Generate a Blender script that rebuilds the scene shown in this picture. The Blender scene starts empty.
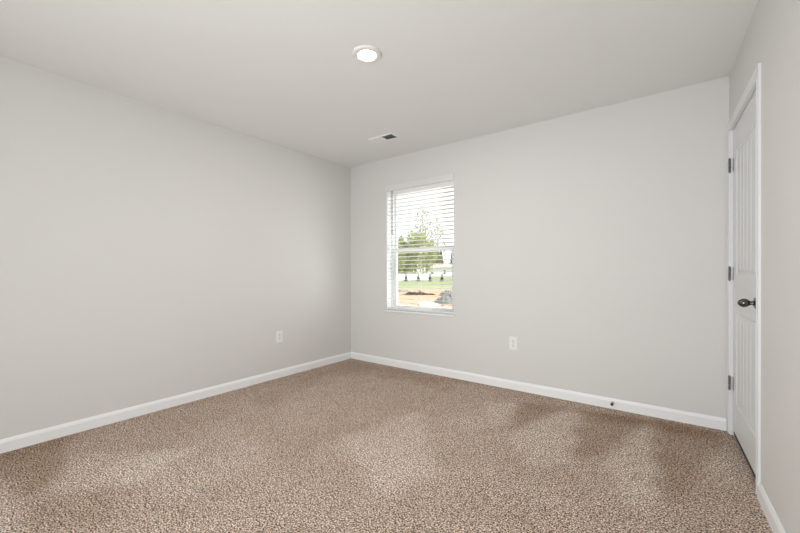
import bpy, bmesh, math, random
from mathutils import Vector, Matrix, noise
random.seed(7)
C = bpy.context.scene.collection
S = bpy.context.scene

# ------------------------------------------------------------------ camera
YAW, PITCH, ROLL, F = math.radians(36.795), -0.0045, 0.0034, 364.1
CAMZ = 1.1036
cam = bpy.data.cameras.new('camera'); co = bpy.data.objects.new('camera', cam); C.objects.link(co)
cam.sensor_width = 36; cam.lens = F / 800 * 36; cam.shift_y = 7.1 / 800; cam.clip_start = .02; cam.clip_end = 2000
co.matrix_world = Matrix.Translation((0, 0, CAMZ)) @ Matrix.Rotation(YAW, 4, 'Z') @ Matrix.Rotation(math.pi/2 + PITCH, 4, 'X') @ Matrix.Rotation(-ROLL, 4, 'Z')
S.camera = co

# ------------------------------------------------------------------ world, sun, large lights, exposure
w = bpy.data.worlds.new('sky'); S.world = w; w.use_nodes = True
nt = w.node_tree; nt.nodes.clear()
out = nt.nodes.new('ShaderNodeOutputWorld'); bg = nt.nodes.new('ShaderNodeBackground')
tc = nt.nodes.new('ShaderNodeTexCoord'); ns = nt.nodes.new('ShaderNodeTexNoise'); cr = nt.nodes.new('ShaderNodeValToRGB')
ns.inputs['Scale'].default_value = 3; ns.inputs['Detail'].default_value = 5
cr.color_ramp.elements[0].position = .3; cr.color_ramp.elements[0].color = (.80, .88, 1, 1)
cr.color_ramp.elements[1].position = .6; cr.color_ramp.elements[1].color = (1, 1, 1, 1)
nt.links.new(tc.outputs['Generated'], ns.inputs['Vector']); nt.links.new(ns.outputs['Fac'], cr.inputs['Fac'])
nt.links.new(cr.outputs['Color'], bg.inputs['Color']); nt.links.new(bg.outputs['Background'], out.inputs['Surface'])
bg.inputs['Strength'].default_value = 1.5

sun = bpy.data.lights.new('sun', 'SUN'); sun.energy = 6; sun.angle = math.radians(3); sun.color = (1, .96, .9)
so = bpy.data.objects.new('sun', sun); C.objects.link(so)
so.rotation_euler = Vector((.75, .22, .85)).to_track_quat('Z', 'Y').to_euler()

# fill lamps; the first is added in the made-up opening behind the camera
def area(name, loc, target, sx, sy, power, color, spread=180):
    l = bpy.data.lights.new(name, 'AREA'); l.shape = 'RECTANGLE'; l.size = sx; l.size_y = sy; l.energy = power; l.color = color; l.spread = math.radians(spread)
    o = bpy.data.objects.new(name, l); C.objects.link(o); o.location = loc
    o.rotation_euler = (Vector(loc) - Vector(target)).to_track_quat('Z', 'Y').to_euler(); return o
area('rear_fill', (-.95, -1.75, .85), (-.9, 3.3, .8), 1.7, 1.9, 38, (.94, .98, 1), 140)
# uplight added beside the camera, standing in for bounced flash
area('ceiling_fill', (-.75, -.62, .12), (-1.5, 2.0, 2.44), 1.2, .7, 11, (.92, .97, 1), 110)
# fill lamp added outside, right of the window, to strengthen its daylight
area('window_fill', (-.85, 4.25, .75), (-2.6, 3.2, 1.35), 1.6, 1.7, 75, (.97, .985, 1), 180)

S.view_settings.view_transform = 'Standard'; S.view_settings.look = 'None'
S.view_settings.exposure = 0.11; S.view_settings.gamma = 1; S.view_settings.use_curve_mapping = False

# ------------------------------------------------------------------ materials
def srgb(r, g, b):
    f = lambda c: (c/255/12.92) if c/255 <= .04045 else ((c/255+.055)/1.055)**2.4
    return (f(r), f(g), f(b), 1)
def mat(name, col, rough=.6, metal=0, bump=0, bscale=60, emit=None, estr=0, spec=.5, var=0, vscale=4, transl=0):
    m = bpy.data.materials.new(name); m.use_nodes = True; t = m.node_tree; b = t.nodes['Principled BSDF']
    b.inputs['Base Color'].default_value = col; b.inputs['Roughness'].default_value = rough; b.inputs['Metallic'].default_value = metal
    b.inputs['Specular IOR Level'].default_value = spec
    tcn = t.nodes.new('ShaderNodeTexCoord')
    if emit: b.inputs['Emission Color'].default_value = emit; b.inputs['Emission Strength'].default_value = estr
    if var:
        n = t.nodes.new('ShaderNodeTexNoise'); n.inputs['Scale'].default_value = vscale; n.inputs['Detail'].default_value = 4
        mx = t.nodes.new('ShaderNodeMix'); mx.data_type = 'RGBA'
        mx.inputs[6].default_value = tuple(c*(1-var) for c in col[:3])+(1,); mx.inputs[7].default_value = tuple(min(1, c*(1+var)) for c in col[:3])+(1,)
        t.links.new(tcn.outputs['Object'], n.inputs['Vector']); t.links.new(n.outputs['Fac'], mx.inputs[0]); t.links.new(mx.outputs[2], b.inputs['Base Color'])
    if bump:
        n = t.nodes.new('ShaderNodeTexNoise'); n.inputs['Scale'].default_value = bscale; n.inputs['Detail'].default_value = 3
        bp = t.nodes.new('ShaderNodeBump'); bp.inputs['Strength'].default_value = bump; bp.inputs['Distance'].default_value = .002
        t.links.new(tcn.outputs['Object'], n.inputs['Vector']); t.links.new(n.outputs['Fac'], bp.inputs['Height']); t.links.new(bp.outputs['Normal'], b.inputs['Normal'])
    if transl:
        tr = t.nodes.new('ShaderNodeBsdfTranslucent'); tr.inputs['Color'].default_value = col
        ms = t.nodes.new('ShaderNodeMixShader'); ms.inputs[0].default_value = transl
        o = t.nodes['Material Output']; t.links.new(b.outputs[0], ms.inputs[1]); t.links.new(tr.outputs[0], ms.inputs[2]); t.links.new(ms.outputs[0], o.inputs['Surface'])
    return m
M = {}
M['wall'] = mat('greige_wall_paint', (.712, .70, .682, 1), .75, bump=.25, bscale=180, spec=.25, var=.012, vscale=1.5)
M['ceiling'] = mat('flat_ceiling_paint', (.82, .815, .80, 1), .9, bump=.3, bscale=120, spec=.1, var=.01, vscale=2)
M['trim'] = mat('semi_gloss_white_trim', (.90, .905, .91, 1), .35, var=.01)
M['door'] = mat('white_door_paint', (.74, .75, .75, 1), .4, bump=.15, bscale=90, var=.01)
M['casing'] = mat('white_door_casing_paint', (.78, .785, .785, 1), .4, var=.01)
M['plastic'] = mat('white_plastic', (.85, .85, .84, 1), .35, var=.01)
M['vinyl'] = mat('white_window_vinyl', (.86, .87, .88, 1), .35, var=.01)
M['blind'] = mat('white_blind_slats', (.87, .87, .86, 1), .45, var=.01, transl=.18)
M['bright_strip'] = mat('bright_white_strip', (.93, .93, .92, 1), .45, var=.01, transl=.1)
M['valance'] = mat('white_blind_valance', (.74, .735, .715, 1), .5, var=.01)
M['cord'] = mat('blind_cord', (.72, .72, .71, 1), .7, var=.05)
M['wand'] = mat('grey_acrylic_wand', (.30, .31, .32, 1), .2, var=.05)
M['dark'] = mat('black_slot', (.02, .02, .02, 1), .6, var=.2)
M['slotgrey'] = mat('shadowed_grey_slot', (.12, .12, .12, 1), .6, var=.1)
M['nickel'] = mat('satin_nickel', (.24, .235, .23, 1), .3, 1, var=.05)
M['bronze'] = mat('dark_gunmetal', (.13, .125, .12, 1), .22, 1, var=.1, vscale=20)
M['steel'] = mat('spring_steel', (.5, .5, .5, 1), .3, 1, var=.05)
M['rubber_and_shade'] = mat('black_rubber_and_gap_shade', (.03, .03, .03, 1), .7, var=.1)  # rubber of the door stop; also the painted shade under the door
M['vent'] = mat('white_enamel', (.86, .86, .85, 1), .4, var=.01)
M['ventdark'] = mat('duct_interior', (.17, .17, .17, 1), .8, var=.1)
M['lamp'] = mat('glowing_lens', (1, 1, 1, 1), .5, emit=(1, .90, .74, 1), estr=16)
M['ring'] = mat('white_lamp_trim', (.80, .775, .74, 1), .4, var=.01)
M['bark'] = mat('bark', (0.197, 0.162, 0.126, 1), .9, var=.3, vscale=6)
M['leaf_light'] = mat('light_green_leaves', (.42, .45, .21, 1), .6, var=.75, vscale=2.2, transl=.3)
M['leaf_mid'] = mat('mid_green_leaves', (.27, .31, .14, 1), .6, var=.75, vscale=2.2, transl=.3)
M['leaf_dark'] = mat('blue_green_needles', (0.036, 0.072, 0.062, 1), .7, var=.4, vscale=1.5)
M['leaf_cone'] = mat('green_needles', (0.072, 0.152, 0.072, 1), .7, var=.4, vscale=1.5)
M['shrub'] = mat('grey_green_shrub', (0.072, 0.094, 0.081, 1), .8, var=.4, vscale=3)
M['fence'] = mat('white_vinyl_fence', (.86, .86, .86, 1), .5, var=.02)
M['siding'] = mat('white_siding', (.85, .85, .84, 1), .7, var=.02)
M['roof'] = mat('light_brown_shingle', (.42, .36, .33, 1), .9, var=.2, vscale=3)
M['pane'] = mat('dark_window_pane', (.15, .17, .20, 1), .1, var=.1)
M['debris'] = mat('dark_brown_brush', (0.045, 0.028, 0.017, 1), .95, var=.6, vscale=5)
M['gravel'] = mat('grey_rubble', (0.180, 0.180, 0.171, 1), .95, var=.6, vscale=4)
M['silt'] = mat('pale_concrete', (.80, .78, .75, 1), .9, var=.08, vscale=2)
M['flag'] = mat('pink_marker', (.85, .22, .28, 1), .7, var=.05)
M['closet'] = mat('closet_painted_shade', (.18, .17, .16, 1), .9, var=.02)  # shade inside the closet put into a dark base colour

def glass():
    m = bpy.data.materials.new('window_glass'); m.use_nodes = True; t = m.node_tree; t.nodes.clear()
    o = t.nodes.new('ShaderNodeOutputMaterial'); tr = t.nodes.new('ShaderNodeBsdfTransparent'); g = t.nodes.new('ShaderNodeBsdfGlossy')
    g.inputs['Roughness'].default_value = .02; tr.inputs['Color'].default_value = (.95, .97, .96, 1)
    lw = t.nodes.new('ShaderNodeLayerWeight'); pw = t.nodes.new('ShaderNodeMath'); pw.operation = 'POWER'; pw.inputs[1].default_value = 4
    fr = t.nodes.new('ShaderNodeMath'); fr.operation = 'MULTIPLY_ADD'; fr.inputs[1].default_value = .8; fr.inputs[2].default_value = .03
    t.links.new(lw.outputs['Facing'], pw.inputs[0]); t.links.new(pw.outputs[0], fr.inputs[0])
    ms = t.nodes.new('ShaderNodeMixShader'); t.links.new(fr.outputs[0], ms.inputs[0]); t.links.new(tr.outputs[0], ms.inputs[1]); t.links.new(g.outputs[0], ms.inputs[2])
    t.links.new(ms.outputs[0], o.inputs['Surface']); return m
M['glass'] = glass()

def carpet():
    m = bpy.data.materials.new('cut_pile_carpet'); m.use_nodes = True; t = m.node_tree; b = t.nodes['Principled BSDF']; L = t.links
    b.inputs['Roughness'].default_value = .95; b.inputs['Specular IOR Level'].default_value = .1
    tcn = t.nodes.new('ShaderNodeTexCoord')
    n1 = t.nodes.new('ShaderNodeTexNoise'); n1.inputs['Scale'].default_value = 150; n1.inputs['Detail'].default_value = 3; n1.inputs['Roughness'].default_value = .65
    v = t.nodes.new('ShaderNodeTexVoronoi'); v.inputs['Scale'].default_value = 210
    r = t.nodes.new('ShaderNodeValToRGB'); e = r.color_ramp.elements
    e[0].position = .40; e[0].color = (.03, .02, .016, 1); e[1].position = .63; e[1].color = (.98, .86, .76, 1)
    x = e.new(.50); x.color = (.40, .325, .27, 1)
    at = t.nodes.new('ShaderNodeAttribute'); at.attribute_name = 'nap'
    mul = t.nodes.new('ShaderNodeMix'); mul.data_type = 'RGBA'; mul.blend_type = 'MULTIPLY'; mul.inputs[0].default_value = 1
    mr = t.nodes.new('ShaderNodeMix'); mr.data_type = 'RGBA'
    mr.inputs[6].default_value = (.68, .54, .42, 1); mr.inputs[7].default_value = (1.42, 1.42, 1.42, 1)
    sep = t.nodes.new('ShaderNodeSeparateColor')
    add = t.nodes.new('ShaderNodeMath'); add.operation = 'MULTIPLY_ADD'; add.inputs[1].default_value = .15
    L.new(tcn.outputs['Object'], n1.inputs['Vector']); L.new(tcn.outputs['Object'], v.inputs['Vector'])
    vs = t.nodes.new('ShaderNodeSeparateColor'); L.new(v.outputs['Color'], vs.inputs[0])
    sub = t.nodes.new('ShaderNodeMath'); sub.operation = 'SUBTRACT'; sub.inputs[1].default_value = .5; L.new(vs.outputs[0], sub.inputs[0])
    L.new(sub.outputs[0], add.inputs[0]); L.new(n1.outputs['Fac'], add.inputs[2]); L.new(add.outputs[0], r.inputs['Fac'])
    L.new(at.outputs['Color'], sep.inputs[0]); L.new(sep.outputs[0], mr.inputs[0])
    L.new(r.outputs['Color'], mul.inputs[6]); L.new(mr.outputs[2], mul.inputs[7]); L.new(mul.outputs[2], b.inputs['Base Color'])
    bp = t.nodes.new('ShaderNodeBump'); bp.inputs['Strength'].default_value = .6; bp.inputs['Distance'].default_value = .006
    L.new(n1.outputs['Fac'], bp.inputs['Height']); L.new(bp.outputs['Normal'], b.inputs['Normal'])
    return m
M['carpet'] = carpet()

# ------------------------------------------------------------------ mesh helpers
def link(name, bm, m, parent=None, smooth=False, bevel=0, mats=None):
    me = bpy.data.meshes.new(name); bmesh.ops.recalc_face_normals(bm, faces=bm.faces); bm.to_mesh(me); bm.free()
    o = bpy.data.objects.new(name, me); C.objects.link(o)
    for x in (mats or [m]): me.materials.append(x)
    if smooth:
        for p in me.polygons: p.use_smooth = True
    if parent: o.parent = parent
    if bevel:
        b = o.modifiers.new('bevel', 'BEVEL'); b.width = bevel; b.segments = 2; b.limit_method = 'ANGLE'
    return o
def box(bm, x0, x1, y0, y1, z0, z1):
    vs = [bm.verts.new((x, y, z)) for z in (z0, z1) for x, y in ((x0, y0), (x1, y0), (x1, y1), (x0, y1))]
    for f in ((3, 2, 1, 0), (4, 5, 6, 7), (0, 1, 5, 4), (1, 2, 6, 5), (2, 3, 7, 6), (3, 0, 4, 7)): bm.faces.new([vs[i] for i in f])
def extrude_profile(bm, prof, a, b, out):
    """prof: list of (offset from wall, height); swept from a to b along the wall, 'out' points into the room"""
    a, b, out = Vector(a), Vector(b), Vector(out)
    ra = [bm.verts.new(a + out*p + Vector((0, 0, h))) for p, h in prof]; rb = [bm.verts.new(b + out*p + Vector((0, 0, h))) for p, h in prof]
    n = len(prof)
    for i in range(n): bm.faces.new((ra[i], ra[(i+1) % n], rb[(i+1) % n], rb[i]))
    bm.faces.new(ra); bm.faces.new(rb[::-1])
def lathe(bm, prof, axis='z', seg=32, origin=(0, 0, 0), cap=True):
    """prof: list of (radius, position along the axis)"""
    rings = []
    for r, h in prof:
        ring = []
        for k in range(seg):
            a = 2*math.pi*k/seg; c, s = r*math.cos(a), r*math.sin(a)
            p = {'z': (c, s, h), 'y': (c, h, s), 'x': (h, c, s)}[axis]
            ring.append(bm.verts.new(Vector(origin)+Vector(p)))
        rings.append(ring)
    for i in range(len(rings)-1):
        for k in range(seg): bm.faces.new((rings[i][k], rings[i][(k+1) % seg], rings[i+1][(k+1) % seg], rings[i+1][k]))
    if cap: bm.faces.new(rings[0]); bm.faces.new(rings[-1][::-1])
def tube(bm, pts, rad, seg=8):
    rings = []
    for i, p in enumerate(pts):
        p = Vector(p); d = (Vector(pts[min(i+1, len(pts)-1)])-Vector(pts[max(i-1, 0)])).normalized()
        u = d.orthogonal().normalized(); v = d.cross(u); r = rad[i] if isinstance(rad, (list, tuple)) else rad
        rings.append([bm.verts.new(p+u*r*math.cos(2*math.pi*k/seg)+v*r*math.sin(2*math.pi*k/seg)) for k in range(seg)])
    for i in range(len(rings)-1):
        for k in range(seg): bm.faces.new((rings[i][k], rings[i][(k+1) % seg], rings[i+1][(k+1) % seg], rings[i+1][k]))
    bm.faces.new(rings[0]); bm.faces.new(rings[-1][::-1])
def empty(name, loc=(0, 0, 0), rz=0, label=None, cat=None, group=None, kind=None):
    o = bpy.data.objects.new(name, None); C.objects.link(o); o.location = loc; o.rotation_euler.z = rz; o.empty_display_size = .1
    tag(o, label, cat, group, kind); return o
def tag(o, label=None, cat=None, group=None, kind=None):
    for k, v in (('label', label), ('category', cat), ('group', group), ('kind', kind)):
        if v: o[k] = v
    return o
def struct(o, label=None, cat=None):
    o['kind'] = 'structure'
    if label: o['label'] = label; o['category'] = cat
    return o

# ------------------------------------------------------------------ room shell
XL, YB, YF, H = -3.3037, 3.3609, -1.7, 2.44
XR, ANG = .3130, math.radians(1.79)
T = .15
WX0, WX1, WZ0, WZ1 = -2.712, -1.812, .655, 2.095      # window opening
rwx = lambda y: XR + (YB-y)*math.tan(ANG)
XRF = rwx(YF)

# floor with carpet; the nap attribute holds brushed-pile marks and a darker margin along two walls
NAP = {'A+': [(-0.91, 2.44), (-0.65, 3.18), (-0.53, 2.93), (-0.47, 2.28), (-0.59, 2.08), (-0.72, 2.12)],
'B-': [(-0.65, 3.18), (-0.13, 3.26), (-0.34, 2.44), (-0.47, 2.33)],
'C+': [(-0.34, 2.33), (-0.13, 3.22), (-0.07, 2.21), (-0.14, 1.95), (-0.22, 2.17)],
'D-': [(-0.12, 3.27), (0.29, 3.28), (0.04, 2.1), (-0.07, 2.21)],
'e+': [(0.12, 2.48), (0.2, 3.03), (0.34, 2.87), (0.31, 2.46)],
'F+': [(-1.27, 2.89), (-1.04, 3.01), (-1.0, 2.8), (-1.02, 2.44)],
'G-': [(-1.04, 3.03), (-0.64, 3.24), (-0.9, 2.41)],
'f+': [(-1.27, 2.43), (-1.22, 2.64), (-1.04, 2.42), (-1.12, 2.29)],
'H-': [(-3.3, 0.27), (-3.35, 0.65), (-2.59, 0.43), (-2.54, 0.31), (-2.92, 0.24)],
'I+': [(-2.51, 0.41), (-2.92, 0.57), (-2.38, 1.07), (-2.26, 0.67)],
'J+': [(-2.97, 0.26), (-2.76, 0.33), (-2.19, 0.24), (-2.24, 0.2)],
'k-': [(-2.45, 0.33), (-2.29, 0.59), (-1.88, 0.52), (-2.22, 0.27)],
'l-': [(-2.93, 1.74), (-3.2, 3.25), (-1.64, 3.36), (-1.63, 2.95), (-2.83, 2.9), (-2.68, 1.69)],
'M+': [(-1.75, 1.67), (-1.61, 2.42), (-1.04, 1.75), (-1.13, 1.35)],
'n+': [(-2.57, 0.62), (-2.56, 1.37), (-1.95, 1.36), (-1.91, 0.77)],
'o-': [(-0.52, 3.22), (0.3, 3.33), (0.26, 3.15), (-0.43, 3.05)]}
def inside(poly, x, y):
    c = False; n = len(poly)
    for i in range(n):
        (x1, y1), (x2, y2) = poly[i], poly[(i+1) % n]
        if (y1 > y) != (y2 > y) and x < (x2-x1)*(y-y1)/(y2-y1)+x1: c = not c
    return c
def nap(x, y):
    q = Vector((x, y, 0)); px = x + .05*noise.noise(q*6); py = y + .05*noise.noise(q*6+Vector((9, 3, 1)))
    v = .53 + .10*noise.noise(q*1.3) + .10*noise.noise(q*4+Vector((3, 0, 0)))
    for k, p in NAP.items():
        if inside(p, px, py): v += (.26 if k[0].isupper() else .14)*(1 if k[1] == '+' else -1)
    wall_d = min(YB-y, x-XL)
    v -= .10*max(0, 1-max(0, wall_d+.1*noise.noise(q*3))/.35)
    return max(0, min(1, v))
X1 = XRF+.9
st = .03; nx = int((X1-XL)/st)+1; ny = int((YB-YF)/st)+2
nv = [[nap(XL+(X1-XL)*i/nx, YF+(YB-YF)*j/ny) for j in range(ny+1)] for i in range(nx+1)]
verts = [(XL+(X1-XL)*i/nx, YF+(YB-YF)*j/ny, 0) for i in range(nx+1) for j in range(ny+1)]
faces = [(i*(ny+1)+j, (i+1)*(ny+1)+j, (i+1)*(ny+1)+j+1, i*(ny+1)+j+1) for i in range(nx) for j in range(ny)]
me = bpy.data.meshes.new('floor'); me.from_pydata(verts, [], faces); me.materials.append(M['carpet'])
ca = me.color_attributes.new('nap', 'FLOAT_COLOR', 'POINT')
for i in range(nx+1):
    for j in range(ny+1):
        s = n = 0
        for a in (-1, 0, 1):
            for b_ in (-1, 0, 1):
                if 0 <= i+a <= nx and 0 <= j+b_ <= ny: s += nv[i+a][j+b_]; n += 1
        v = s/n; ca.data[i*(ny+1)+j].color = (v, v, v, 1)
fl = bpy.data.objects.new('floor', me); C.objects.link(fl); struct(fl)

bm = bmesh.new(); box(bm, XL-T, X1+.2, YF-.2, YB+T, H, H+.15); struct(link('ceiling', bm, M['ceiling']))
bm = bmesh.new(); box(bm, XL-T, XL, YF-.2, YB+T, -.4, H); struct(link('wall_left', bm, M['wall']))
bm = bmesh.new(); box(bm, XL, WX0, YB, YB+T, -.4, H); box(bm, WX1, X1+.2, YB, YB+T, -.4, H)
box(bm, WX0, WX1, YB, YB+T, -.4, WZ0); box(bm, WX0, WX1, YB, YB+T, WZ1, H); struct(link('wall_back', bm, M['wall']))
# wall behind the camera with a wide opening made up to let light in
bm = bmesh.new(); box(bm, XL, -1.85, YF-.12, YF, 0, H); box(bm, 0, XRF+.02, YF-.12, YF, 0, H); box(bm, -1.85, 0, YF-.12, YF, 2.05, H)
struct(link('wall_front', bm, M['wall']))

# right wall: local frame, x = 0 is the wall face, -x into the room, -y towards the camera
RW = Matrix.Translation((XR, YB, 0)) @ Matrix.Rotation(ANG, 4, 'Z')
def onright(o): o.matrix_world = RW; return o
D0, D1, DZ = -.070, -.860, 2.045       # clear opening (distance from the back wall) and its head height
LEN = (YB-YF)/math.cos(ANG)+.05
bm = bmesh.new(); box(bm, 0, .115, D0+.02, 0, 0, H); box(bm, 0, .115, -LEN, D1-.02, 0, H); box(bm, 0, .115, D1-.02, D0+.02, DZ+.02, H)
struct(onright(link('wall_right', bm, M['wall'])))
bm = bmesh.new()   # unseen closet shell, added behind the door to block the sun
box(bm, .7, .75, D1-.4, 0, 0, H); box(bm, .115, .7, D1-.4, D1-.35, 0, H); struct(onright(link('closet_light_block', bm, M['closet'])))

# baseboards
BP = [(0, 0), (.012, 0), (.012, .062), (.009, .070), (.006, .078), (.003, .083), (0, .083)]
bm = bmesh.new(); extrude_profile(bm, BP, (XL, YF, 0), (XL, YB-.0125, 0), (1, 0, 0)); struct(link('baseboard_left', bm, M['trim']))
bm = bmesh.new(); extrude_profile(bm, BP, (XL, YB, 0), (XR-.014, YB, 0), (0, -1, 0)); struct(link('baseboard_back', bm, M['trim']))
bm = bmesh.new(); extrude_profile(bm, BP, (0, D1-.0585, 0), (0, -LEN+.1, 0), (-1, 0, 0)); struct(onright(link('baseboard_right', bm, M['trim'])))

# ------------------------------------------------------------------ door
dr = empty('door_1'); dr.matrix_world = RW
tag(dr, 'white two-panel plank door with dark knob in right wall', 'door', kind='structure')
def rpart(name, bm, m, smooth=False, bevel=0, parent=None): return link(name, bm, m, parent or dr, smooth, bevel)
CT, CW = .012, .054
def casing(bm, y0, y1, z0, z1):      # main flat plus a thinner inner bead
    box(bm, -CT, 0, y0, y1, z0, z1)
bm = bmesh.new()
o1, i1 = D0+CW+.004, D0+.004; o2, i2 = D1-CW-.004, D1-.004; zt = DZ+.004
prof = [(0, 0), (.008, 0), (.010, .006), (.007, .012), (.0075, .031), (.011, .041), (.011, .054), (0, .054)]  # (thickness, distance from opening)
def ring(bm, path):     # mitred sweep of the casing profile
    rows = []
    for inner, outdir in path:
        rows.append([bm.verts.new((-t, inner[0]+outdir[0]*d, inner[1]+outdir[1]*d)) for t, d in prof])
    n = len(prof)
    for i in range(len(rows)-1):
        for k in range(n): bm.faces.new((rows[i][k], rows[i][(k+1) % n], rows[i+1][(k+1) % n], rows[i+1][k]))
    bm.faces.new(rows[0]); bm.faces.new(rows[-1][::-1])
ring(bm, [((i1, 0), (1, 0)), ((i1, zt), (1, 1)), ((i2, zt), (-1, 1)), ((i2, 0), (-1, 0))])
rpart('door_casing', bm, M['casing'])
bm = bmesh.new()   # jamb lining and stops
box(bm, 0, .115, D0, D0+.019, 0, DZ+.019); box(bm, 0, .115, D1-.019, D1, 0, DZ+.019); box(bm, 0, .115, D1, D0, DZ, DZ+.019)
box(bm, .056, .09, D0-.011, D0, 0, DZ); box(bm, .056, .09, D1, D1+.011, 0, DZ); box(bm, .056, .09, D1+.011, D0-.011, DZ-.011, DZ)
rpart('door_jamb', bm, M['casing'])
# the leaf: a core, raised stiles and rails, sloped sticking, plank grooves in both recessed panels
FX = .010; g = .003; e0, e1 = D0-g, D1+g; zb, ztp = .042, DZ-.006
SW = .112
p0, p1 = e0-SW, e1+SW      # panel columns
PAN = [(.235, .840), (1.075, 1.88)]
bm = bmesh.new()
box(bm, FX+.008, FX+.035, e1, e0, zb, ztp)
box(bm, FX, FX+.008, p0, e0, zb, ztp); box(bm, FX, FX+.008, e1, p1, zb, ztp)
for a, b_ in ((zb, PAN[0][0]), (PAN[0][1], PAN[1][0]), (PAN[1][1], ztp)): box(bm, FX, FX+.008, p1, p0, a, b_)
for za, zb2 in PAN:
    # sticking: slope from face to the recess, then a raised field edge
    loops = []
    for ins, dep in ((0, .0), (.008, .0065), (.018, .0065), (.030, .0025)):
        loops.append([bm.verts.new((FX+dep, y, z)) for y, z in ((p0-ins, za+ins), (p1+ins, za+ins), (p1+ins, zb2-ins), (p0-ins, zb2-ins))])
    for i in range(3):
        for k in range(4): bm.faces.new((loops[i][k], loops[i][(k+1) % 4], loops[i+1][(k+1) % 4], loops[i+1][k]))
    ya, yb = p0-.030, p1+.030; n = 5; wd = (yb-ya)/n; pr = []
    for i in range(n):
        y = ya+wd*i
        pr += ([(y, .0025)] if i == 0 else [(y, .0075), (y+wd*.07, .0025)]) + ([(y+wd*.93, .0025)] if i < n-1 else [(y+wd, .0025)])
    lo = [bm.verts.new((FX+d, y, za+.030)) for y, d in pr]; hi = [bm.verts.new((FX+d, y, zb2-.030)) for y, d in pr]
    for i in range(len(pr)-1): bm.faces.new((lo[i], lo[i+1], hi[i+1], hi[i]))
rpart('door_leaf', bm, M['door'])
bm = bmesh.new(); box(bm, FX+.004, FX+.030, e1, e0, .010, .042); rpart('door_gap_shade', bm, M['rubber_and_shade'])  # black strip painting the shade of the gap under the door
for z in (1.81, 1.085, .35):
    bm = bmesh.new()
    for k in range(5): lathe(bm, [(.0062, z-.045+k*.018+.0006), (.0062, z-.045+(k+1)*.018-.0006)], 'z', 14, (-.004-CT*.3, D0-.0015, 0))
    lathe(bm, [(.003, z-.05), (.0045, z-.0475), (.0045, z-.045)], 'z', 12, (-.0076, D0-.0015, 0)); lathe(bm, [(.0045, z+.045), (.0045, z+.0475), (.003, z+.05)], 'z', 12, (-.0076, D0-.0015, 0))
    h = rpart('hinge', bm, M['nickel'], True)
    bm = bmesh.new(); box(bm, FX-.0015, FX, e0-.030, e0, z-.044, z+.044)
    for zz in (-.03, 0, .03): lathe(bm, [(.004, FX-.0025), (.004, FX-.0014)], 'x', 10, (0, e0-.017, z+zz))
    link('hinge_leaf', bm, M['nickel'], h)
KY, KZ = D1+.084, .937
bm = bmesh.new()
lathe(bm, [(.004, FX-.010), (.020, FX-.012), (.027, FX-.009), (.032, FX-.005), (.0335, FX-.0005)], 'x', 40, (0, KY, KZ))
rose = rpart('knob_rose', bm, M['bronze'], True)
bm = bmesh.new(); prk = [(.012, -.001), (.011, -.010), (.009, -.014), (.0095, -.017), (.013, -.020)]
for k in range(13):
    a = math.pi*(.12+.88*k/12); prk.append((max(.0008, .0225*math.sin(a)*(1+.06*math.cos(a))), -.042+.0245*math.cos(a)))
lathe(bm, [(r, FX-.008+h) for r, h in prk], 'x', 40, (0, KY, KZ)); rpart('door_knob', bm, M['bronze'], True)

# ------------------------------------------------------------------ window
wn = empty('window_1', ((WX0+WX1)/2, YB, WZ0)); cx = (WX0+WX1)/2
tag(wn, 'white vinyl single hung window in back wall', 'window', kind='structure')
def wpart(name, bm, m, bevel=0, parent=None):
    for v in bm.verts: v.co -= Vector((cx, YB, WZ0))
    return link(name, bm, m, parent or wn, False, bevel)
Y0, Y1 = YB+.085, YB+.148
def frame(bm, x0, x1, z0, z1, y0, y1, w_, wb=None):
    wb = wb or w_
    box(bm, x0, x0+w_, y0, y1, z0, z1); box(bm, x1-w_, x1, y0, y1, z0, z1); box(bm, x0+w_, x1-w_, y0, y1, z1-w_, z1); box(bm, x0+w_, x1-w_, y0, y1, z0, z0+wb)
bm = bmesh.new(); frame(bm, WX0, WX1, WZ0, WZ1, Y0, Y1, .032, .020); wpart('window_frame', bm, M['vinyl'], .003)
ZM = 1.372
bm = bmesh.new(); frame(bm, WX0+.032, WX1-.032, ZM-.028, WZ1-.032, Y0+.035, Y0+.058, .030, .034); up = wpart('upper_sash', bm, M['vinyl'], .003)
bm = bmesh.new(); frame(bm, WX0+.032, WX1-.032, WZ0+.020, ZM+.014, Y0+.006, Y0+.032, .046, .034)
box(bm, cx-.03, cx+.03, Y0-.002, Y0+.02, ZM+.014, ZM+.022); lo_ = wpart('lower_sash', bm, M['vinyl'], .003)
bm = bmesh.new(); box(bm, WX0+.06, WX1-.06, Y0+.045, Y0+.048, ZM, WZ1-.060); wpart('glass_pane', bm, M['glass'])
bm = bmesh.new(); box(bm, WX0+.076, WX1-.076, Y0+.018, Y0+.021, WZ0+.052, ZM-.02); wpart('glass_pane', bm, M['glass'])
bm = bmesh.new(); box(bm, WX0-.006, WX1+.006, YB-.012, YB, WZ0-.018, WZ0+.002); box(bm, WX0, WX1, YB, Y0, WZ0-.012, WZ0+.002); wpart('window_sill', bm, M['trim'], .002)
bm = bmesh.new(); box(bm, WX0, WX0+.004, YB+.002, Y0, WZ0+.002, WZ1); box(bm, WX1-.004, WX1, YB+.002, Y0, WZ0+.002, WZ1); box(bm, WX0+.004, WX1-.004, YB+.002, Y0, WZ1-.004, WZ1)
wpart('jamb_lining', bm, M['trim'])

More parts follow.
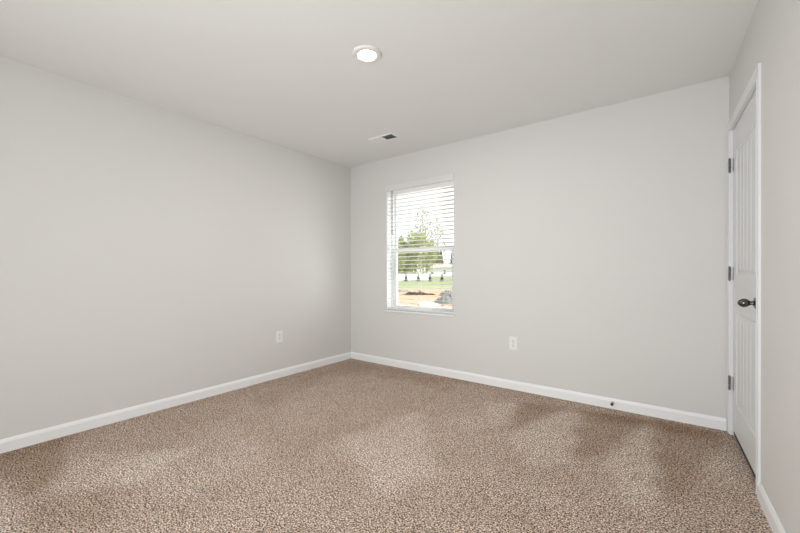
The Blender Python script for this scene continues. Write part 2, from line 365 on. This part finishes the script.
# ------------------------------------------------------------------ blind
bl = empty('window_blind', (cx, YB, WZ1), label='white horizontal slat blind lowered with open slats over the window', cat='window blind')
def bpart(name, bm, m, bevel=0, smooth=False):
    for v in bm.verts: v.co -= Vector((cx, YB, WZ1))
    return link(name, bm, m, bl, smooth, bevel)
bx0, bx1 = WX0+.008, WX1-.008
bm = bmesh.new(); box(bm, WX0-.006, WX1+.006, YB-.014, YB-.004, 2.052, 2.120); box(bm, WX0-.006, WX0+.002, YB-.004, YB-.0005, 2.052, 2.120); box(bm, WX1-.002, WX1+.006, YB-.004, YB-.0005, 2.052, 2.120)
bpart('valance', bm, M['valance'], .002)
bm = bmesh.new(); box(bm, bx0, bx1, YB+.006, YB+.050, 2.058, 2.089); bpart('headrail', bm, M['blind'])
bm = bmesh.new(); box(bm, bx0, bx1, YB+.006, YB+.009, 2.008, 2.058); bpart('light_strip', bm, M['bright_strip'])  # strip added below the headrail to make the bright band of light
bm = bmesh.new(); z = 1.992; sy0, sy1 = YB+.008, YB+.058
zs = []
while z > WZ0+.055: zs.append(z); z -= .0445
for z in zs:      # gently crowned slats
    k = 6; top = []; bot = []
    for i in range(k+1):
        y = sy0+(sy1-sy0)*i/k; c = .0025*(1-(2*i/k-1)**2) + (.5-i/k)*.004
        top.append((y, z+c+.0014)); bot.append((y, z+c-.0014))
    ringp = top+bot[::-1]
    a = [bm.verts.new((bx0, y, q)) for y, q in ringp]; b_ = [bm.verts.new((bx1, y, q)) for y, q in ringp]; n = len(ringp)
    for i in range(n): bm.faces.new((a[i], a[(i+1) % n], b_[(i+1) % n], b_[i]))
    bm.faces.new(a); bm.faces.new(b_[::-1])
bpart('slats', bm, M['blind'])
bm = bmesh.new(); box(bm, bx0, bx1, sy0, sy1, WZ0+.006, WZ0+.030); bpart('bottom_rail', bm, M['valance'], .003)
for x in (WX0+.13, cx, WX1-.13):
    bm = bmesh.new()
    for y in (sy0-.001, sy1+.001): tube(bm, [(x, y, 2.05), (x, y, WZ0+.03)], .0009, 6)
    for z in zs: tube(bm, [(x, sy0-.001, z-.002), (x, sy1+.001, z-.002)], .0006, 5)
    bpart('ladder_cord', bm, M['cord'])
bm = bmesh.new(); tube(bm, [(-2.622, YB-.006, 2.05), (-2.622, YB-.006, 1.60)], .0042, 6); lathe(bm, [(.0045, 1.54), (.0065, 1.555), (.0065, 1.59), (.0042, 1.60)], 'z', 10, (-2.622, YB-.006, 0))
bpart('tilt_wand', bm, M['wand'])
bm = bmesh.new(); tube(bm, [(-2.638, YB-.005, 2.05), (-2.638, YB-.005, 1.56)], .0045, 6); lathe(bm, [(.008, 1.52), (.006, 1.56), (.003, 1.565)], 'z', 10, (-2.638, YB-.005, 0)); bpart('lift_cord', bm, M['plastic'])

# ------------------------------------------------------------------ wall outlets
def outlet(loc, rz, label):
    r = empty('wall_outlet', loc, rz, label, 'outlet', 'white duplex outlets low on the walls')
    bm = bmesh.new(); box(bm, -.039, .039, -.006, 0, -.0605, .0605); link('cover_plate', bm, M['plastic'], r, False, .0025)
    for s in (1, -1):
        bm = bmesh.new(); zc = s*.0195
        lathe(bm, [(.0165, -.0085), (.0172, -.0065), (.0172, -.0055)], 'y', 28, (0, 0, zc)); rc = link('receptacle', bm, M['plastic'], r)
        bm = bmesh.new()
        for x in (-.0062, .0062): box(bm, x-.0016, x+.0016, -.0089, -.0084, zc-.002, zc+.009)
        lathe(bm, [(.0030, -.0089), (.0030, -.0084)], 'y', 12, (0, 0, zc-.0085)); link('slots', bm, M['slotgrey'], rc)
    bm = bmesh.new(); lathe(bm, [(.0030, -.0072), (.0033, -.0058)], 'y', 12); link('screw', bm, M['nickel'], r)
outlet((-1.190, YB, .433), 0, 'white duplex wall outlet on the back wall, right of the window')
outlet((XL, 2.296, .430), math.pi/2, 'white duplex wall outlet on the blank left wall')

# ------------------------------------------------------------------ door stop on the back baseboard
ds = empty('door_stop', (-.383, YB-.012, .050), 0, 'small metal door stop screwed into the back baseboard, black tip', 'door stop')
bm = bmesh.new(); lathe(bm, [(.011, -.0005), (.011, -.003), (.007, -.006), (.004, -.008)], 'y', 20); link('base', bm, M['steel'], ds, True)
bm = bmesh.new(); lathe(bm, [(.0045, -.007), (.0045, -.034)], 'y', 14); link('rod', bm, M['steel'], ds, True)
bm = bmesh.new(); lathe(bm, [(.006, -.033), (.0095, -.036), (.0105, -.045), (.009, -.052), (.004, -.055)], 'y', 20); link('rubber_tip', bm, M['rubber_and_shade'], ds, True)

# ------------------------------------------------------------------ recessed ceiling light
LC = (-1.498, 1.672, H)
rl = empty('ceiling_light', LC, 0, 'round white recessed ceiling light, switched on', 'ceiling light')
bm = bmesh.new()
pr = [(.089, -.0002), (.0895, -.005), (.086, -.010), (.078, -.0135), (.066, -.0145), (.058, -.0125), (.0545, -.0085), (.0540, -.0002)]
lathe(bm, pr, 'z', 64, cap=False); link('trim_ring', bm, M['ring'], rl, True)
bm = bmesh.new(); lathe(bm, [(.0538, -.0004), (.0538, -.0080), (.042, -.0092), (.02, -.0098), (.0005, -.0100)], 'z', 48); link('lens', bm, M['lamp'], rl, True)

ll = bpy.data.lights.new('lamp_light', 'AREA'); ll.shape = 'DISK'; ll.size = .10; ll.energy = 12; ll.color = (1, .985, .95)
lo3 = bpy.data.objects.new('lamp_light', ll); C.objects.link(lo3); lo3.location = (LC[0], LC[1], H-.016)

# ------------------------------------------------------------------ ceiling vent
VX, VY = -2.300, 2.817
cv = empty('ceiling_vent', (VX, VY, H), 0, 'small white rectangular air vent in ceiling near window', 'vent')
bm = bmesh.new(); hx, hy = .150, .073
def vring(ins, z): return [bm.verts.new((sx*(hx-ins), sy*(hy-ins), z)) for sx, sy in ((-1, -1), (1, -1), (1, 1), (-1, 1))]
lp = [vring(0, -.0002), vring(.001, -.004), vring(.010, -.009), vring(.019, -.009), vring(.021, -.001)]
for i in range(4):
    for k in range(4): bm.faces.new((lp[i][k], lp[i][(k+1) % 4], lp[i+1][(k+1) % 4], lp[i+1][k]))
link('vent_frame', bm, M['vent'], cv)
bm = bmesh.new(); box(bm, -hx+.020, hx-.020, -hy+.020, hy-.020, -.0016, -.0003); link('backing', bm, M['ventdark'], cv)
bm = bmesh.new(); n = 20; xs = -hx+.021; L_ = 2*(hx-.021); sp = L_/n
for i in range(n):
    x = xs+sp*(i+.5)
    lean = .0055 if i < n*.48 else -.0055      # the louvres of the two ends face opposite ways
    a = [bm.verts.new((x-lean+t, y, z)) for (t, z) in ((-.0006, -.0085), (.0006, -.0085)) for y in (-hy+.021, hy-.021)]
    b_ = [bm.verts.new((x+lean+t, y, z)) for (t, z) in ((-.0006, -.002), (.0006, -.002)) for y in (-hy+.021, hy-.021)]
    for f in ((a[0], a[1], a[3], a[2]), (b_[0], b_[2], b_[3], b_[1]), (a[0], b_[0], b_[1], a[1]), (a[2], a[3], b_[3], b_[2]), (a[0], a[2], b_[2], b_[0]), (a[1], b_[1], b_[3], a[3])): bm.faces.new(f)
link('louvres', bm, M['vent'], cv)
bm = bmesh.new(); box(bm, -.003, .003, -.010, .010, -.016, -.008); link('lever', bm, M['vent'], cv)

# ------------------------------------------------------------------ outside
GZ = -.5
FW = Vector((-math.sin(YAW), math.cos(YAW), 0)); RT = Vector((math.cos(YAW), math.sin(YAW), 0))
def at(px, d, z=GZ): v = FW*d + RT*((px-400)/F*d); return Vector((v.x, v.y, z))     # a bearing and a true distance
def ground_mat():
    m = bpy.data.materials.new('yard_ground'); m.use_nodes = True; t = m.node_tree; b = t.nodes['Principled BSDF']; b.inputs['Roughness'].default_value = .95; L = t.links
    g_ = t.nodes.new('ShaderNodeTexCoord'); dot = t.nodes.new('ShaderNodeVectorMath'); dot.operation = 'DOT_PRODUCT'; dot.inputs[1].default_value = FW
    n = t.nodes.new('ShaderNodeTexNoise'); n.inputs['Scale'].default_value = .25; n.inputs['Detail'].default_value = 5
    ma = t.nodes.new('ShaderNodeMath'); ma.operation = 'MULTIPLY_ADD'; ma.inputs[1].default_value = 9
    L.new(g_.outputs['Object'], dot.inputs[0]); L.new(g_.outputs['Object'], n.inputs['Vector']); L.new(n.outputs['Fac'], ma.inputs[0]); L.new(dot.outputs['Value'], ma.inputs[2])
    dv = t.nodes.new('ShaderNodeMath'); dv.operation = 'DIVIDE'; dv.inputs[1].default_value = 100; L.new(ma.outputs[0], dv.inputs[0])
    r = t.nodes.new('ShaderNodeValToRGB'); e = r.color_ramp.elements
    e[0].position = .20; e[0].color = (.47, .34, .24, 1); e[1].position = .50; e[1].color = (.24, .27, .14, 1)
    for p_, c_ in ((.31, (.43, .285, .175, 1)), (.37, (.36, .30, .20, 1)), (.42, (.30, .30, .18, 1))): q = e.new(p_); q.color = c_
    n2 = t.nodes.new('ShaderNodeTexNoise'); n2.inputs['Scale'].default_value = 2.5; n2.inputs['Detail'].default_value = 6
    L.new(g_.outputs['Object'], n2.inputs['Vector'])
    mr = t.nodes.new('ShaderNodeMapRange'); mr.inputs[1].default_value = .3; mr.inputs[2].default_value = .7; mr.inputs[3].default_value = .75; mr.inputs[4].default_value = 1.2
    L.new(n2.outputs['Fac'], mr.inputs[0])
    vm = t.nodes.new('ShaderNodeVectorMath'); vm.operation = 'SCALE'; L.new(dv.outputs[0], r.inputs['Fac']); L.new(r.outputs['Color'], vm.inputs[0]); L.new(mr.outputs[0], vm.inputs['Scale'])
    L.new(vm.outputs[0], b.inputs['Base Color']); return m
bm = bmesh.new(); gv = [bm.verts.new(p) for p in ((-500, YB+T, GZ), (400, YB+T, GZ), (400, 600, GZ), (-500, 600, GZ))]; bm.faces.new(gv)
go = link('ground', bm, ground_mat()); tag(go, 'yard of orange clay near the house turning to pale grass', 'ground', kind='structure')

def crown_bm(c, rx, rz, n, size, lumps=9, cone=False):
    bm = bmesh.new(); cs = []
    for i in range(lumps):
        a = random.uniform(0, 6.28); u = random.uniform(-.8, .9); r = math.sqrt(max(0, 1-u*u))*random.uniform(.3, .8)
        cs.append((Vector((math.cos(a)*r*rx, math.sin(a)*r*rx, u*rz*.75)), random.uniform(.35, .55)))
    for i in range(n):
        if cone:
            h = random.random()**1.3; a = random.uniform(0, 6.28); r = rx*(1-h)*(.75+.25*math.sin(h*40))*random.uniform(.8, 1); p = Vector((math.cos(a)*r, math.sin(a)*r, -rz+2*rz*h))
        else:
            q, s = random.choice(cs); d = Vector((random.gauss(0, 1), random.gauss(0, 1), random.gauss(0, 1))).normalized()*random.uniform(.6, 1)
            p = q+Vector((d.x*rx*s, d.y*rx*s, d.z*rz*s))
        u = Vector((random.gauss(0, 1), random.gauss(0, 1), random.gauss(0, 1))).normalized(); v = u.orthogonal().normalized(); s = size*random.uniform(.6, 1.3)
        a_ = [c+p+u*s, c+p+v*s*.6, c+p-u*s, c+p-v*s*.6]
        bm.faces.new([bm.verts.new(x) for x in a_])
    return bm
def tree(name, px, d, top, rx, m, label, cat='tree', n=1600, size=.32, bottom=1.0, group=None):
    p = at(px, d); o = empty(name, p, 0, label, cat, group); hgt = top-GZ
    rz = (hgt-bottom)/2; c = Vector((0, 0, bottom+rz))
    link('crown', crown_bm(c, rx, rz, n, size, lumps=14), m, o)
    bm = bmesh.new(); tube(bm, [(0, 0, -.1), (.1, 0, hgt*.3), (-.1, .1, hgt*.6), (0, 0, hgt*.85)], [.25, .2, .12, .03], 8)
    for k in range(7):
        a = k*2.4; z = hgt*(.25+.08*k); tube(bm, [(0, 0, z), (math.cos(a)*rx*.4, math.sin(a)*rx*.4, z+hgt*.1), (math.cos(a)*rx*.75, math.sin(a)*rx*.75, z+hgt*.16)], [.09, .05, .02], 6)
    link('trunk', bm, M['bark'], o)
G = 'broadleaf trees beyond the yard'
tree('leafy_tree', 405, 79, 8.9, 3.0, M['leaf_mid'], 'leafy green tree at the left edge of the window view', n=1700, size=.27, bottom=.5, group=G)
tree('leafy_tree', 415, 88, 11.3, 3.4, M['leaf_light'], 'tall light green tree, fullest one in the window view', n=2300, size=.28, bottom=.6, group=G)
tree('leafy_tree', 427, 97, 10.4, 3.0, M['leaf_light'], 'light green tree just right of the fullest tree', n=1800, size=.28, bottom=.8, group=G)
tree('leafy_tree', 436, 130, 9.2, 2.4, M['leaf_mid'], 'lower green tree left of the dark conifer', n=1300, bottom=1.5, group=G)
tree('leafy_tree', 396, 71, 7.4, 2.0, M['leaf_light'], 'light green tree mostly hidden by the window jamb', n=1500, bottom=.5, group=G)
def bare_tree(px, d, top, label, spread):
    p = at(px, d); o = empty('sparse_tree', p, 0, label, 'tree', 'thin sparse trees above the leafy trees'); hgt = top-GZ
    bm = bmesh.new(); tube(bm, [(0, 0, 0), (.1, 0, hgt*.5), (0, 0, hgt)], [.2, .13, .03], 6); tips = []
    for k in range(16):
        a = k*2.4; z = hgt*(.45+.033*k); e = Vector((math.cos(a)*spread*(1-k/26), math.sin(a)*spread*(1-k/26), z+hgt*.09))
        tube(bm, [(0, 0, z), e*.5+Vector((0, 0, z*.5)), e], [.06, .04, .015], 5); tips.append(e)
    link('trunk', bm, M['bark'], o)
    bm = bmesh.new()
    for e in tips:
        for i in range(16):
            q = e*random.uniform(.75, 1)+Vector((random.gauss(0, .5), random.gauss(0, .5), random.gauss(0, .4))); u = Vector((random.gauss(0, 1), random.gauss(0, 1), random.gauss(0, 1))).normalized(); v = u.orthogonal()
            bm.faces.new([bm.verts.new(x) for x in (q+u*.26, q+v*.18, q-u*.26, q-v*.18)])
    link('crown', bm, M['leaf_mid'], o)
bare_tree(423, 105, 19.5, 'tall thin sparse tree rising above the leafy trees', 3.0)
bare_tree(438, 145, 22.5, 'shorter thin sparse tree, right of the taller sparse one', 3.4)
def conifer(px, d, top, rx, m, label, n=1500, name='conifer', size=.28, group='conifers by the white house', cat='conifer', trunk=.3):
    p = at(px, d); o = empty(name, p, 0, label, cat, group); hgt = top-GZ
    link('foliage', crown_bm(Vector((0, 0, trunk+(hgt-trunk)/2)), rx, (hgt-trunk)/2, n, size, cone=True), m, o)
    bm = bmesh.new(); tube(bm, [(0, 0, -.05), (0, 0, hgt*.5), (0, 0, hgt*.9)], [.05*hgt**.5, .035*hgt**.5, .01], 8); link('trunk', bm, M['bark'], o)
conifer(441, 137, 9.8, 2.2, M['leaf_dark'], 'dark blue-green conifer above the white house roof')
conifer(452, 146, 9.0, 2.0, M['leaf_cone'], 'bright green pointed conifer at right edge of window view')
for px, nm in ((406, 'small clipped evergreen shrub before white fence, first from left'), (418.3, 'small clipped evergreen shrub before white fence, second from left'), (430, 'small clipped evergreen shrub, second from right in the row of four'), (442, 'small clipped evergreen shrub in front of the white house, rightmost of the row')):
    conifer(px, 62, .72, .34, M['shrub'], nm, 420, 'evergreen_shrub', .10, 'row of small evergreen shrubs on the lawn', 'shrub', .06)

# white vinyl fence
pa, pb = at(372, 66), at(428, 68); d = pb-pa; ln = d.length; fa = math.atan2(d.y, d.x)
fe = empty('vinyl_fence', pa, fa, 'white vinyl privacy fence behind the small shrubs', 'fence')
nb = 6; fe.scale.z = .86
for i in range(nb):
    x0 = ln*i/nb; x1 = ln*(i+1)/nb; bm = bmesh.new(); box(bm, x0+.06, x1-.06, -.02, .02, .06, 1.40)
    box(bm, x0+.06, x1-.06, -.04, .04, 1.38, 1.48); box(bm, x0+.06, x1-.06, -.04, .04, .05, .17); box(bm, x0+.06, x1-.06, -.03, .03, .74, .80)
    link('fence_panel', bm, M['fence'], fe)
for i in range(nb+1):
    x0 = ln*i/nb; bm = bmesh.new(); box(bm, x0-.06, x0+.06, -.06, .06, -.02, 1.56); box(bm, x0-.08, x0+.08, -.08, .08, 1.56, 1.60); link('fence_post', bm, M['fence'], fe)

# white house
hp = at(427, 118); hq = at(478, 118); d = hq-hp; ln = d.length
ho = empty('house', hp, math.atan2(d.y, d.x), 'single-storey white house with low brown roof across the lawn', 'house')
bm = bmesh.new(); box(bm, 0, ln, 0, 8, 0, 3.0)
link('house_wall', bm, M['siding'], ho)
bm = bmesh.new(); r0 = [bm.verts.new(v) for v in ((-.5, -.5, 3.0), (ln+.5, -.5, 3.0), (ln+.5, 8.5, 3.0), (-.5, 8.5, 3.0))]; r1 = [bm.verts.new(v) for v in ((2.6, 4, 4.1), (ln-2.6, 4, 4.1))]
for f in ((r0[0], r0[1], r1[1], r1[0]), (r0[2], r0[3], r1[0], r1[1]), (r0[1], r0[2], r1[1]), (r0[3], r0[0], r1[0]), (r0[3], r0[2], r0[1], r0[0])): bm.faces.new(f)
link('roof', bm, M['roof'], ho)
for x, w_, z0, z1 in ((1.3, .8, .9, 1.7), (5.4, .6, .9, 2.1), (9.6, .9, .9, 2.0), (12.5, .9, .9, 2.0)):
    bm = bmesh.new(); box(bm, x, x+w_, -.03, 0, z0, z1); box(bm, x+.07, x+w_-.07, -.04, -.03, z0+.07, z1-.07); link('house_window', bm, M['pane'], ho)

def mound(name, px, d, rx, ry, h, m, label, cat, rz=0, n=26, rough=.5):
    o = at(px, d); bm = bmesh.new(); grid = []
    for i in range(n+1):
        row = []
        for j in range(n+1):
            x, y = 2*i/n-1, 2*j/n-1; r = min(1, math.hypot(x, y)); q = Vector((x*rx, y*ry, px))
            z = h*(1-r*r)*(1+rough*noise.noise(q*1.7)+rough*noise.noise(q*5)) if r < 1 else 0
            row.append(bm.verts.new((x*rx, y*ry, max(0, z)-.02 if r >= 1 else max(.01, z))))
        grid.append(row)
    for i in range(n):
        for j in range(n): bm.faces.new((grid[i][j], grid[i+1][j], grid[i+1][j+1], grid[i][j+1]))
    o2 = link(name, bm, m); o2.location = o; o2.rotation_euler.z = YAW+rz; tag(o2, label, cat); return o2
mound('brush_pile', 400, 29.5, 1.0, .4, .17, M['gravel'], 'greyish low brush pile on clay at left of window view', 'brush pile', rough=1)
mound('brush_windrow', 418.5, 25.5, 1.25, .3, .17, M['debris'], 'long dark brown windrow of brush lying across the orange clay', 'brush pile', rz=-.2, rough=1)
mound('rubble_heap', 448, 19.0, .75, 1.1, .36, M['gravel'], 'grey rubble heap at lower right of the window view', 'rubble', rough=1)
mound('rubble_heap', 448.5, 24.5, .7, .55, .28, M['gravel'], 'grey-green rubble heap behind the larger rubble heap', 'rubble', rough=1)
bm = bmesh.new(); pts = [at(424, 19.5), at(437, 18.0), at(439, 16.6), at(420, 17.0), at(418, 18.2)]
lo2 = [bm.verts.new(p+Vector((0, 0, -.02))) for p in pts]; hi2 = [bm.verts.new(p+Vector((0, 0, .05))) for p in pts]
bm.faces.new(hi2); bm.faces.new(lo2[::-1])
for i in range(5): bm.faces.new((lo2[i], lo2[(i+1) % 5], hi2[(i+1) % 5], hi2[i]))
tag(link('concrete_slab', bm, M['silt']), 'pale concrete slab lying on the clay beside the rubble', 'slab')
mk = empty('survey_marker', at(441, 16.2), 0, 'small pink survey marker near the rubble heap', 'marker')
bm = bmesh.new(); tube(bm, [(0, 0, -.02), (0, 0, .16)], .008, 6); link('stake', bm, M['steel'], mk)
bm = bmesh.new(); box(bm, 0, .14, -.003, .003, .09, .16); link('flag', bm, M['flag'], mk)
